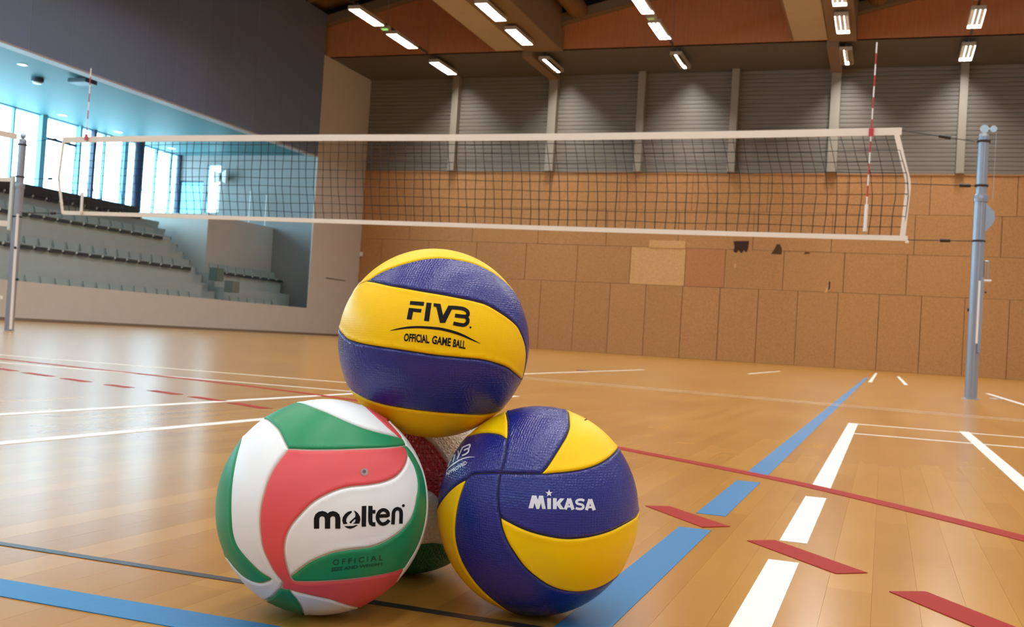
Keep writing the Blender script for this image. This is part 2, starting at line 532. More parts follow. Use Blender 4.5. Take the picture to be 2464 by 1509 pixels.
# ---- soffit and rust-coloured upper wall, rim, roof
YO = 32.40
ce = MB()
ce.box((HX0 - .4, YO + .02, ZT), (HX1 + .4, HY1 + .4, ZT + .25))
ceil = ce.build('ceiling', M_SOFFIT); ceil['kind'] = 'structure'
up = MB()
bays = [(-19.6, -12.62, 10.62), (-10.25, -3.05, 10.50), (-1.23, 5.98, 10.43), (7.8, 14.4, 10.43)]
SL = .235
wu = MB()
poly = [(HX0 - .4, ZT), (HX1 + .4, ZT)]
for x0, x1, z0 in reversed(bays):
    poly += [(x1 + .7, z0 + SL * (x1 + .7 - x0)), (x0 - .2, z0 - .05)]
wu.prism(poly, 1, YO, YO + .15)
wup = wu.build('wall_back_upper', M_ORANGE); wup['kind'] = 'structure'
rf = []
for x0, x1, z0 in bays:
    xa, xb = x0 - .3, x1 + 1.0
    h = lambda x, d: z0 + SL * (x - x0) + d
    MB().prism([(xa, h(xa, -.02)), (xb, h(xb, -.02)), (xb, h(xb, .28)), (xa, h(xa, .28))], 1, YO - .35, YO - .01).build('rim', M_RIM, wup)
    MB().prism([(xa, h(xa, .28)), (xb, h(xb, .28)), (xb, h(xb, .8)), (xa, h(xa, .8))], 1, YO - .02, YO + .1).build('slit_backing', M_DARK, wup)  # black strip filling the slit between rim and roof
    MB().prism([(xa, h(xa, .62)), (xb + 1.4, h(xb + 1.4, .62)), (xb + 1.4, h(xb + 1.4, .9)), (xa, h(xa, .9))], 1, HY0 - .4, YO).build('roof_panel', M_ROOF, ceil)
    for yb in np.arange(-6, 32, 4.6):
        MB().prism([(xa, h(xa, .36)), (xb + 1, h(xb + 1, .36)), (xb + 1, h(xb + 1, .63)), (xa, h(xa, .63))], 1, yb, yb + .16).build('rafter', M_ROOF, ceil)
# lid that closes the roof above the shed panels
box('roof_deck', (-27, HY0 - .6, 13.6), (HX1 + .6, HY1 + .6, 13.8), M_ROOF, ceil)


def beam(xt0, xt1, xb1, col):
    t = MB().box((xt1 + .04, HY0, 9.64), (xb1, YO - .36, 12.4)).build('beam', M_BEAM); t['kind'] = 'structure'
    MB().box((xt0, HY0, ZT + .01), (xt1, YO + .0, 11.9)).build('duct', M_TAN, t)
    MB().box((xt0 - .07, HY0, ZT + .06), (xt0 - .004, YO, ZT + .16)).build('edge_strip', M_BEAM, t)
    MB().box((xt1 + .04, YO - .36, 9.66), (xb1, YO - .005, 10.3)).build('beam_end', M_BEAM, t)
    MB().box((col - .17, YO, 9.50), (col + .17, HY1 - .31, 9.715)).build('beam_end', M_BEAM, t)
    MB().bar((xb1 + .55, HY0, 10.85), (xb1 + .55, YO - .4, 10.85), .6, n=20).build('pipe', M_ROOF, t, smooth=False)


beam(-12.57, -11.55, -10.25, -11.47)
beam(-3.03, -2.06, -1.23, -1.909)
MB().box((6.95, HY0, 9.64), (8.0, YO, 12.4)).build('beam', M_BEAM)['kind'] = 'structure'

# ---- left side: fascia, pier, barrier, gallery
YP = 32.1
wl = MB()
wl.box((HX0 - .14, HY0, 0), (HX0, YP, .915))
wl.box((HX0 - .05, YP, 0), (HX0, HY1 + .06, ZT))
wall_left = wl.build('wall_left', M_PLASTER); wall_left['kind'] = 'structure'
MB().box((HX0 + .002, HY0, 0.0), (HX0 + .016, YP + 3.5, .07)).build('baseboard_left', mat('taupe_skirting', (128, 112, 96), .7))['kind'] = 'structure'  # darker strip along the foot of barrier and pier
box('door_edge', (HX0 + .001, 33.2, 2.03), (HX0 + .012, 34.6, 2.06), mat('joint_line', (112, 98, 86), .8), wall_left)
fa = MB().box((HX0 - .3, HY0, 6.19), (HX0 - .02, YP, 11.15)).build('wall_left_upper', M_FASCIA); fa['kind'] = 'structure'
ys = [-9, -4, 1, 5, 9, 12.3, 13.63, 14.96, 16.29, 17.62, 18.96, 20.28, 21.59, 22.94, 24.23, 25.59, 26.8, 28.02, 29.37, 30.7, YP]
for a, b in zip(ys[:-1], ys[1:]):
    box('panel', (HX0 - .03, a + .012, 6.20), (HX0, b - .012, 11.14), M_FASCIA, fa)
    box('joint', (HX0 - .03, b - .010, 6.20), (HX0 - .006, b + .010, 11.12), M_JOINT, fa)
MB().box((HX0 - .3, HY0, 6.150), (HX0 + .01, YP, 6.195)).build('trim_1', M_TRIM)['kind'] = 'structure'

YE = 33.42
MB().box((GX - .3, HY0, 6.45), (HX0 - .02, YE + .3, 6.65)).build('ceiling_gallery', M_GCEIL)['kind'] = 'structure'
we = MB()
SX0, SX1, SZ0, SZ1 = -24.25, -23.65, 4.30, 6.10
QX0, QX1, QZ0, QZ1 = -25.45, -24.36, 3.42, 5.49
we.box((SX1, YE, 0), (HX0 - .05, YE + .2, 6.45))
we.box((SX0, YE, SZ1), (SX1, YE + .2, 6.45)); we.box((SX0, YE, 0), (SX1, YE + .2, SZ0))
we.box((QX1, YE, 0), (SX0, YE + .2, 6.45))
we.box((GX, YE, QZ1), (QX1, YE + .2, 6.45)); we.box((GX, YE, 0), (QX1, YE + .2, QZ0)); we.box((GX, YE, QZ0), (QX0, YE + .2, QZ1))
wend = we.build('wall_end', M_BLUEWALL); wend['kind'] = 'structure'


def window(name, axis, c, a0, a1, z0, z1, glass, fm, fw=.05):
    r = empty(name, (c, a0, z0) if axis == 0 else (a0, c, z0)); r['kind'] = 'structure'
    o = r.location.copy()
    def bx(nm, p, q, m):
        (pa, pz), (qa, qz) = p, q
        t = .05 if nm == 'frame' else .006
        if axis == 0: ob = box(nm, (c - t, pa, pz), (c + t, qa, qz), m)
        else: ob = box(nm, (pa, c - t, pz), (qa, c + t, qz), m)
        ob.parent = r; ob.location = -o
    bx('frame', (a0, z0), (a0 + fw, z1), fm); bx('frame', (a1 - fw, z0), (a1, z1), fm)
    bx('frame', (a0 + fw, z0), (a1 - fw, z0 + fw), fm); bx('frame', (a0 + fw, z1 - fw), (a1 - fw, z1), fm)
    bx('pane', (a0 + fw, z0 + fw), (a1 - fw, z1 - fw), glass)
    return r


nwin = 0
edges_w = [-8.9, -6, -3, 0, 3, 6, 9, 11.5, 13.2, 14.9, 16.6, 18.3, 20.0, 21.7, 23.0, 24.15, 25.37, 26.45, 28.10, 28.80, 29.40, 30.35, 32.12, 33.0, 33.40]
for a, b in zip(edges_w[:-1], edges_w[1:]):
    nwin += 1
    window('window_%d' % nwin, 0, GX, a, b, 3.3, 6.45, M_GLASS, M_MULL, .035)
for y, w, m in [(26.5, .22, M_MULL), (28.78, .12, M_MULLD), (30.36, .20, M_MULL), (28.12, .1, M_MULL), (33.36, .08, M_MULLD)]:
    MB().box((GX + .03, y - w / 2, 3.3), (GX + .16, y + w / 2, 6.45)).build('trim_2', m)['kind'] = 'structure'
box('trim_3', (GX + .03, 26.7, 5.72), (GX + .1, 28.0, 5.80), M_MULLD)['kind'] = 'structure'
nwin += 1
window('window_%d' % nwin, 1, YE + .1, SX0, SX1, SZ0, SZ1, M_GLASS, M_MULL, .03)
nwin += 1
window('window_%d' % nwin, 1, YE + .1, QX0, QX1, QZ0, QZ1, M_FROST, M_MULLD, .04)
gl = MB().box((GX - .2, HY0, 0), (GX, YE + .2, 3.30)).build('wall_gallery', M_BLUEWALL); gl['kind'] = 'structure'
# dark free-standing post in front of the glass
colm = MB().bar((GX + .55, 30.55, 3.795), (GX + .55, 30.55, 6.45), .34, n=20).build('pillar', M_MULLD, smooth=False)
colm['kind'] = 'structure'
# closing walls outside the view
M_PALE = mat('white_painted_wall', (226, 226, 224), .85)  # white chosen so the unseen walls bounce neutral light onto the balls
BW = (-15.0, 11.0, 6.4, 7.3)      # unseen window band added to bring bluish daylight onto the balls
for nm, bxs in [('wall_right', [((HX1, HY0 - .4, 0), (HX1 + .3, HY1 + .4, 13.6))]),
                ('wall_front', [((GX - .3, HY0 - .4, 0), (HX1 + .3, HY0, BW[2])), ((GX - .3, HY0 - .4, BW[3]), (HX1 + .3, HY0, 13.6)),
                                ((GX - .3, HY0 - .4, BW[2]), (BW[0], HY0, BW[3])), ((BW[1], HY0 - .4, BW[2]), (HX1 + .3, HY0, BW[3]))]),
                ('wall_gallery_top', [((GX - .3, HY0, 6.65), (GX, YE + .3, 13.6))]), ('wall_gallery_end_top', [((GX, YE + .02, 6.65), (HX0 - .45, YE + .3, 13.6))])]:
    w_ = MB()
    for p_, q_ in bxs: w_.box(p_, q_)
    w_.build(nm, M_PALE)['kind'] = 'structure'
for k in range(5):
    nwin += 1
    window('window_%d' % nwin, 1, HY0 - .2, BW[0] + k * 5.2, BW[0] + (k + 1) * 5.2, BW[2], BW[3], M_GLASS, M_MULL, .05)  # added windows out of view, letting bluish daylight in from behind

# ================================================================== TRIBUNE
st = empty('grandstand', (-19.6, 20, 0))
st['kind'] = 'structure'
tag(st, 'pale grey stepped concrete spectator stand behind the low beige wall on the left')


def part(name, a, b, m, root):
    o = box(name, a, b, m); o.parent = root; o.location = -root.location
    return o


TX = [-19.6, -20.5, -21.4, -22.3]
TZ = [.80, 1.83, 2.74, 3.36]
AY0, AY1 = 27.85, 28.95        # aisle of small steps
for k in range(4):
    y1 = AY0 if k > 1 else (33.0 if k == 1 else 32.35)
    y0 = HY0
    xb = TX[k + 1] if k < 3 else GX
    if k < 2:
        part('tier', (xb, y0, 0), (TX[k], AY0, TZ[k]), M_CONC, st); part('tier', (xb, AY1 + .1, 0), (TX[k], y1, TZ[k]), M_CONC, st)
        part('foot_step', (TX[k], y0, 0), (TX[k] + .4, AY0, TZ[k] - .45), M_CONC, st)
        part('foot_step', (TX[k], AY1 + .1, 0), (TX[k] + .4, y1, TZ[k] - .45), M_CONC, st)
    else:
        part('tier', (xb, y0, 0), (TX[k], AY0, TZ[k]), M_CONC, st)
        part('foot_step', (TX[k], y0, 0), (TX[k] + .4, AY0, TZ[k] - .45), M_CONC, st)
part('shaded_back_band', (TX[3] - .12, HY0, TZ[3]), (TX[3] - .04, AY0 - .4, TZ[3] + .34), M_CHARSHADE, st)  # continuous dark band painting the top row's seat backs as shaded
n = 14
for k in range(n):
    z = .245 * (k + 1)
    xx = -19.35 - .262 * k
    part('step', (xx - .262 if k < n - 1 else GX, AY0 + .01, 0), (xx, AY1, z), M_CONC, st)
    if k > 5:
        part('step_nosing', (xx - .13, AY1 + .001, z - .10), (xx + .004, AY1 + .02, z - .002), M_CHARSHADE, st)
part('step_block', (-20.28, 28.42, 1.55), (-19.98, 28.78, 1.96), mat('green_grey_step', (108, 124, 116), .7), st)
part('step_block', (-19.6, 28.30, 1.20), (-19.3, 28.68, 1.56), mat('grey_step', (118, 126, 120), .7), st)
part('upper_walkway', (GX, AY1 + .001, 3.1), (-24.2, 29.45, 3.3), M_CONC, st)

vb = box('stairwell_block', (GX + .05, 29.46, 0), (-21.2, 33.40, 3.79), M_PLASTER)
tag(vb, 'plain beige box of a stairwell rising behind the two lowest seat rows', 'stairwell')

# ---- seats
ORD = ['first', 'second', 'third', 'fourth', 'fifth', 'sixth', 'seventh', 'eighth', 'ninth', 'tenth', 'eleventh', 'twelfth', 'thirteenth', 'fourteenth', 'fifteenth', 'sixteenth', 'seventeenth', 'eighteenth', 'nineteenth', 'twentieth']


def seat(mseat):
    r = empty('stand_seat')
    pan = MB().prism([(-.30, .0), (.05, .0), (.09, .02), (.09, .045), (.05, .055), (-.30, .05)], 1, -.205, .205).build('seat', mseat, r)
    bk = MB()
    prof = [(-.30, .04), (-.33, .16), (-.36, .27), (-.33, .28), (-.295, .16), (-.265, .05)]
    bk.prism(prof, 1, -.2, .2)
    bk.build('backrest', mseat, r)
    MB().box((-.1, .215, -.03), (.06, .285, .04)).build('bracket', M_BRACK, r)
    MB().box((-.12, -.195, -.07), (.07, .195, -.002)).build('underside_shade', M_CHARSHADE, r)  # dark block painted as the shade below the pan
    return r


seat_a, seat_shaded = seat(M_SEAT), seat(M_CHARSHADE)  # second copy is the grey seat coloured dark for backlit shade
used = {}
rows = [(0, 18.7, 27.2, M_SEAT, 'lowest row'), (1, 18.7, 27.5, M_SEAT, 'second row up'), (2, 18.9, 27.2, M_SEAT, 'third row up'), (3, 19.1, 27.2, M_CHARSHADE, 'topmost row')]
for k, y0, y1, m, rn in rows:
    yy = list(np.arange(y1, y0, -.5))
    for q, y in enumerate(yy):
        src = seat_shaded if m is M_CHARSHADE else seat_a
        o = src if id(src) not in used else copy_tree(src)
        used[id(src)] = 1
        o.location = (TX[k], y, TZ[k] + .035)
        tag(o, '%s tip-up stand seat, %s from the aisle in the %s left of it' % ('shaded grey' if m is M_CHARSHADE else 'grey', ORD[q], rn), 'seat', 'stand seats, ' + rn)
for k, y0, y1, rn in [(0, 29.3, 32.1, 'lowest row'), (1, 29.35, 32.95, 'second row up')]:
    for q, y in enumerate(np.arange(y0, y1, .5)):
        o = copy_tree(seat_a)
        o.location = (TX[k], y, TZ[k] + .035)
        tag(o, 'grey stand seat, %s from the aisle, %s before the stairwell block' % (ORD[q], rn), 'seat', 'stand seats before the stairwell')

# ---- things up on the gallery
for k, (x, y, z0, z1, lab) in enumerate([(-23.53, 33.2, 3.79, 5.3, 'tall thin pale rail post beside the bright slit window on the gallery'), (-22.13, 33.2, 3.79, 5.05, 'thin pale rail post above the stairwell block, farther from the pier'), (-21.44, 33.2, 3.79, 4.92, 'thin pale rail post above the stairwell block, nearer the pier')]):
    t = empty('rail_post', (x, y, z0))
    a = MB().bar((0, 0, 0), (0, 0, z1 - z0), .05, n=10).build('post', M_WHITE, t)
    MB().lathe([(.09, 0), (.09, .015), (.03, .02)], n=14).build('foot', M_STEEL, t)
    MB().lathe([(.03, 0), (.035, .03), (.01, .05)], (0, 0, z1 - z0), n=10).build('cap', M_WHITE, t)
    tag(t, lab, 'post')
t = empty('projector', (-23.4, 33.1, 5.36))
MB().prism([(-.28, .0), (-.02, .06), (-.02, .40), (-.28, .46)], 1, -.08, .08).build('lamp_head', M_WHITE, t)
MB().prism([(.10, .08), (.27, -.02), (.27, .50), (.10, .40)], 1, -.08, .08).build('lamp_head', M_WHITE, t)
MB().box((-.06, .0, .15), (.14, .3, .30)).build('bracket', M_MULLD, t)
tag(t, 'pair of white flared lamp heads mounted on the blue-grey end wall of the gallery', 'light')

for k, (x, y, r, lab) in enumerate([(-20.9, 20.9, .09, 'tiny recessed spotlight in the teal gallery ceiling, nearest the hall fascia'), (-24.75, 26.5, .11, 'round recessed spotlight in the teal ceiling above the window with the dark bar'), (-24.75, 29.1, .11, 'round recessed spotlight in the teal ceiling near the dark pillar'), (-24.8, 32.0, .11, 'round recessed spotlight in the teal ceiling seen through the net')]):
    t = empty('spotlight', (x, y, 6.45))
    MB().lathe([(r + .04, 0), (r + .04, -.012), (r + .004, -.014), (r + .004, -.002)], n=24).build('trim_ring', M_WHITE, t)
    em = bpy.data.materials.get('spot_glow')
    if em is None:
        em = mat('spot_glow', (255, 250, 240), .5)
        em.node_tree.nodes['Principled BSDF'].inputs['Emission Color'].default_value = (1, .97, .92, 1)
        em.node_tree.nodes['Principled BSDF'].inputs['Emission Strength'].default_value = 4
    MB().lathe([(r, -.003), (r, -.008), (.01, -.009)], n=24).build('lens', em, t)
    tag(t, lab, 'light', 'spotlights in the gallery ceiling')
t = empty('downlight', (-21.65, 22.2, 6.45))
MB().lathe([(.16, 0), (.16, -.10), (.12, -.12)], n=24).build('body', M_CHARSHADE, t)
MB().lathe([(.12, -.12), (.10, -.15), (.01, -.155)], n=24).build('pale_face', M_WHITE, t)
tag(t, 'round surface-mounted speaker with pale face under the teal gallery ceiling', 'downlight')  # surface-mounted downlight with a dark shade, left unlit
t = empty('ceiling_projector', (-20.25, 22.3, 6.45))
MB().box((-.30, -.22, -.16), (.30, .22, -.04)).build('body', M_CHARSHADE, t, bevel=.02)
MB().bar((0, 0, 0), (0, 0, -.05), .08, n=10).build('mount', M_STEEL, t)
tag(t, 'flat dark box hung under the teal gallery ceiling behind the left net antenna', 'projector')


# ---- hall lights (visible ones have fixtures)
def fixture(full=True):
    r = empty('ceiling_light')
    w, l, h = .185, .82, .11
    hb = MB()
    hb.box((-w, -l, h - .012), (w, l, h)); hb.box((-w, -l, 0), (-w + .012, l, h - .012)); hb.box((w - .012, -l, 0), (w, l, h - .012))
    hb.box((-w + .012, -l, 0), (w - .012, -l + .012, h - .012)); hb.box((-w + .012, l - .012, 0), (w - .012, l, h - .012))
    hb.build('housing', M_HOUS, r)
    for s in (-1, 1):
        MB().box((s * .058 - .004, -l + .012, .0), (s * .058 + .004, l - .012, .094)).build('louvre', M_LOUV, r)
        MB().bar((0, s * .6, h), (0, s * .6, h + .14), .02, n=8).build('hanger', M_STEEL, r)
    return r


fx = fixture()
first = True
names_x = {-14.87: 'row beside the charcoal wall', -10.95: 'row under the left brown beam', -6.62: 'row between the two beams', -1.55: 'row under the right brown beam', 1.83: 'row right of the right beam'}
names_y = {33.4: 'closest to the far wall', 30.1: 'second from the far wall', 27.65: 'third from the far wall'}
for lx in names_x:
    for ly in names_y:
        o = fx if first else copy_tree(fx); first = False
        o.location = (lx, ly, 9.45 if lx in (-10.95, -1.55) else 9.47)
        half = ly > 33 and lx in (-10.95, -6.62, -1.55)
        tag(o, '%s, %s, %s' % ('half-lit ceiling light' if half else 'white ceiling light', names_x[lx], names_y[ly]), 'light', 'ceiling lights of the hall')
        lamp(lx, ly, o.location.z + .088, .10 if half else .335, 1.60, power=2.7 if ly > 33 else 2.0)
for k, lx in enumerate((-14.87, -6.62, 1.83)):
    tr = MB().box((lx - .03, HY0, 9.62), (lx + .03, YO - .36, 9.66)).build('trim_%d' % (4 + k), M_LOUV); tr['kind'] = 'structure'
    for ty in (26, 29, 32): MB().bar((lx, ty, 9.66), (lx, ty, 11.3), .012, n=6).build('hanger', M_STEEL, tr)
for k, (x, y, lab) in enumerate([(-14.85, 28.85, 'small green-lensed emergency light in the light row beside the charcoal wall'), (-6.62, 28.95, 'small pale emergency light in the light row between the beams')]):
    t = empty('emergency_light', (x, y, 9.47))
    MB().box((-.14, -.10, .02), (.14, .10, .11)).build('body', M_HOUS, t)
    g = mat('green_lens_%d' % k, (150, 220, 120) if k == 0 else (190, 200, 150), .4)
    g.node_tree.nodes['Principled BSDF'].inputs['Emission Color'].default_value = (.35, .9, .25, 1)
    g.node_tree.nodes['Principled BSDF'].inputs['Emission Strength'].default_value = .8 if k == 0 else .2
    MB().box((-.11, -.07, 0), (.06, .07, .02)).build('lens', g, t)
    MB().bar((0, 0, .11), (0, 0, .15), .02, n=8).build('hanger', M_STEEL, t)
    tag(t, lab, 'light')

# ================================================================== NET, POSTS, ANTENNAS
NY = 10.3186
net = empty('volleyball_net', (-4.73, NY, 1.4))
tag(net, 'black volleyball net with cream bands strung between the two grey-blue posts', 'net')
NO = -net.location


def top_z(x):
    pts = [(-9.60, 2.411), (-8.09, 2.422), (-5.98, 2.420), (-4.43, 2.413), (-3.0, 2.416), (-1.35, 2.430), (.06, 2.450)]
    return float(np.interp(x, [p[0] for p in pts], [p[1] for p in pts]))


def bot_z(x):
    return float(np.interp(x, [-9.5, -8, -5.9, -4.365, -2.95, -1.29, .12], [1.460, 1.452, 1.436, 1.426, 1.414, 1.406, 1.404]))


def net_part(name, mb, m, smooth=False):
    o = mb.build(name, m, net, smooth); o.location = NO
    return o


XL0, XR0 = -9.60, .045
def band(f0, f1, y0, y1, xs):
    mb = MB(); v = []
    for x in xs: v += [(x, y0, f0(x)), (x, y1, f0(x)), (x, y1, f1(x)), (x, y0, f1(x))]
    f = []
    for k in range(len(xs) - 1):
        a, b = 4 * k, 4 * k + 4
        for i in range(4): f.append((a + i, a + (i + 1) % 4, b + (i + 1) % 4, b + i))
    f += [(0, 1, 2, 3), tuple(range(4 * len(xs) - 4, 4 * len(xs)))]
    return mb.add(v, f)


xs = list(np.linspace(XL0, XR0, 40))
net_part('top_band', band(lambda x: top_z(x) - .070, top_z, NY - .006, NY + .006, xs), M_BAND)
xs2 = list(np.linspace(-9.52, .145, 40))
net_part('bottom_band', band(bot_z, lambda x: bot_z(x) + .046, NY - .006, NY + .006, xs2), M_BAND)
net_part('band_tab', MB().box((.125, NY - .01, 1.385), (.155, NY + .01, 1.408)), M_BAND)
# bowed side bands
def side_x(s, z):   # s=0 left, 1 right
    if s: return float(np.interp(z, [1.41, 1.93, 2.44], [.098, .128, -.012]))
    return float(np.interp(z, [1.46, 1.90, 2.41], [-9.52, -9.625, -9.585]))
for s in (0, 1):
    zs = np.linspace(bot_z(0 if s else -9.5) + .01, top_z(0 if s else -9.6) - .01, 14)
    v, f = [], []
    w = .048 if s else .030
    for z in zs:
        x = side_x(s, z)
        v += [(x - w / 2, NY - .008, z), (x + w / 2, NY - .008, z), (x + w / 2, NY + .008, z), (x - w / 2, NY + .008, z)]
    for k in range(len(zs) - 1):
        a, b = 4 * k, 4 * k + 4
        for i in range(4): f.append((a + i, a + (i + 1) % 4, b + (i + 1) % 4, b + i))
    f += [(0, 1, 2, 3), tuple(range(4 * len(zs) - 4, 4 * len(zs)))]
    net_part('side_band', MB().add(v, f), M_BAND)
mesh = MB()
NV = 97
rng = random.Random(3)
for i in range(NV):
    t = i / (NV - 1)
    pts = []
    for k in range(6):
        q = k / 5
        xt, xb = XL0 + .05 + t * (XR0 - XL0 - .08), -9.49 + t * (.085 + 9.49)
        zt, zb = top_z(xt) - .06, bot_z(xb) + .03
        z = zb + (zt - zb) * q
        xl, xr = side_x(0, z), side_x(1, z)
        bow = math.sin(q * math.pi)
        x = xl + (xr - xl) * t + .010 * math.sin(i * 1.7 + k) * (0 < k < 5)
        pts.append((x, NY + .012 * bow * math.sin(i * .11), z))
    for p, q in zip(pts[:-1], pts[1:]): mesh.bar(p, q, .0056, n=4)
for k in range(1, 10):
    q = k / 9.6
    pts = []
    for i in range(0, 49):
        t = i / 48
        xt = XL0 + t * (XR0 - XL0)
        z = bot_z(xt) + .02 + (top_z(xt) - .07 - bot_z(xt)) * q + .005 * math.sin(i * .9 + k * 2)
        pts.append((side_x(0, z) + t * (side_x(1, z) - side_x(0, z)), NY + .012 * math.sin(q * math.pi) * math.sin(i * 2 * .11), z))
    for p, r in zip(pts[:-1], pts[1:]): mesh.bar(p, r, .0056, n=4)
nm = net_part('netting', mesh, M_CORD); nm['kind'] = 'stuff'
# straps to the right post
def strap(p, q, b0, b1):
    p, q = np.array(p), np.array(q)
    net_part('tension_cord', MB().bar(p, q, .008, n=8), M_BLACK)
    net_part('tightener', MB().bar(p + (q - p) * b0, p + (q - p) * b1, .032, n=8), M_BLACK)
strap((.03, NY, 2.425), (.672, NY, 2.318), .52, .68)
strap((.13, NY, 1.930), (.680, NY, 1.917), .78, .95)
strap((.14, NY, 1.414), (.680, NY, 1.418), .52, .68)
strap((-9.6, NY, 2.39), (-10.160, NY, 2.36), .2, .3)
strap((-9.62, NY, 1.90), (-10.160, NY, 1.89), .2, .3)
strap((-9.51, NY, 1.475), (-10.160, NY, 1.47), .2, .3)


def antenna(x, dx, lab):
    t = empty('antenna', (x, NY - .02, 1.45)); tag(t, lab, 'antenna')
    z0, z1 = 1.70, 3.245
    n = 15
    for k in range(n):
        a, b = z0 + (z1 - z0) * k / n, z0 + (z1 - z0) * (k + 1) / n
        X = lambda z: dx * (z - 2.43) / 1.0
        MB().bar((X(a), 0, a - 1.45), (X(b), 0, b - 1.45), .013, n=10).build('rod_segment', M_WHITE if k % 2 == 0 else M_RED, t)
    MB().bar((dx * -.93, 0, .05), (dx * -.70, 0, .28), .034, n=12).build('sleeve', M_WHITE, t)
    MB().bar((dx * -.95, 0, .03), (dx * -.92, 0, .06), .042, n=12).build('sleeve_end', M_BAND, t)
    MB().box((-.022, -.008, .915), (.022, .004, .99)).build('clip', M_RED, t)


antenna(-.221, .009, 'red and white striped antenna at the right end of the net')
antenna(-9.232, -.004, 'red and white striped antenna at the left end of the net, before the bright windows')


def post(x, lab, right):
    t = empty('net_post', (x, NY, 0)); tag(t, lab, 'post')
    lean = .0
    def fluted(r, z0, z1, n=48):
        prof = []
        v, f = [], []
        for zz in (z0, z1):
            for i in range(n):
                a = 2 * math.pi * i / n
                rr = r * (1 - .10 * max(0, math.cos(4 * a)) ** 6)
                v.append((rr * math.cos(a), rr * math.sin(a), zz))
        f = [(i, (i + 1) % n, n + (i + 1) % n, n + i) for i in range(n)] + [tuple(range(n))[::-1], tuple(range(n, 2 * n))]
        return MB().add(v, f)
    fluted(.054, 0, 1.80).build('lower_tube', M_ALU, t)
    fluted(.046, 1.80, 2.36).build('upper_tube', M_ALU, t)
    MB().lathe([(.060, 1.77), (.062, 1.80), (.060, 1.83), (.047, 1.84)], n=32).build('collar', M_ALU, t)
    MB().lathe([(.046, 2.36), (.042, 2.385), (.02, 2.395)], n=32).build('cap', M_STEEL, t)
    for z in (2.318, 1.917, 1.418):
        MB().lathe([(.056, z - .009), (.060, z), (.056, z + .009)], n=32).build('strap_ring', M_BLACK, t)
    s = 1 if right else -1
    MB().bar((.0, -.012, 2.43), (.0, .012, 2.43), .075, n=20).build('pulley', M_STEEL, t)
    MB().box((-.008, -.02, 2.385), (.008, .02, 2.43)).build('pulley_fork', M_STEEL, t)
    if right:
        MB().bar((.075, -.012, 2.43), (.075, .012, 2.43), .06, n=20).build('pulley', M_STEEL, t)
        MB().bar((.03, 0, 2.43), (.075, 0, 2.43), .015, n=8).build('axle', M_STEEL, t)
        MB().prism([(.045, 1.50), (.10, 1.56), (.125, 1.62), (.115, 1.68), (.08, 1.72), (.045, 1.76)], 1, -.03, .03).build('winch', M_ALU, t)
        h = MB().bar((.06, 0, 1.10), (.06, 0, 1.24), .012, n=8).bar((.06, 0, 1.24), (.09, 0, 1.24), .012, n=8).bar((.09, 0, 1.24), (.09, 0, 1.08), .012, n=8)
        h.build('crank', M_STEEL, t)
        MB().bar((.055, 0, 1.065), (.12, 0, 1.065), .022, n=10).build('crank_grip', M_WHITE, t)
        MB().bar((.07, 0, .965), (.085, 0, .965), .02, n=8).build('knob', M_BLACK, t)
        MB().bar((-.065, 0, .80), (-.052, 0, .80), .03, n=8).build('knob', M_BLACK, t)
        MB().box((.012, -.062, .50), (.030, -.05, 1.06)).build('ruler', M_WHITE, t)
        MB().box((.030, -.056, .42), (.056, -.03, 1.09)).build('rail', M_ALU, t)
        MB().bar((.10, .0, 1.80), (.10, 0, 2.40), .004, n=6).build('cable', M_STEEL, t)
    else:
        MB().bar((.055, -.03, .02), (.035, -.03, 1.45), .035, n=12).build('tension_rail', M_WHITE, t)
        MB().bar((.055, -.06, 1.03), (.055, -.04, 1.03), .03, n=8).build('knob', M_BLACK, t)
        MB().bar((.09, -.03, .64), (.11, -.03, .64), .035, n=8).build('knob', M_BLACK, t)
        MB().box((-.075, -.075, 1.25), (-.035, -.04, 1.92)).build('sleeve', M_BRACK, t)
    MB().lathe([(.075, 0), (.075, .006), (.056, .012)], n=32).build('base_ring', M_STEEL, t)


post(.742, 'blue-grey aluminium net post with crank and winch on the right of the court', True)
post(-10.225, 'grey net post at the left edge carrying bands of a second net', False)
nb = empty('side_net', (-10.3, NY, 2.4))
tag(nb, 'cream bands of another net running off to the left from the left post', 'net')
MB().bar((-.02, 0, .02), (-.60, -2.2, .02), .012, .075).build('top_band', M_BAND, nb)
MB().bar((.0, 0, -.52), (-1.4, -.2, -.52), .012, .05).build('lower_band', M_BAND, nb)
MB().bar((-.04, 0, -1.07), (-1.4, -.2, -1.05), .012, .07).build('lower_band', M_BAND, nb)
MB().bar((-.06, 0, -1.99), (-1.4, -.2, -1.98), .012, .04).build('lower_band', M_BAND, nb)

# ================================================================== BALLS
def catm(pts, step): return [tuple(p) for p in catmull(pts, step)]


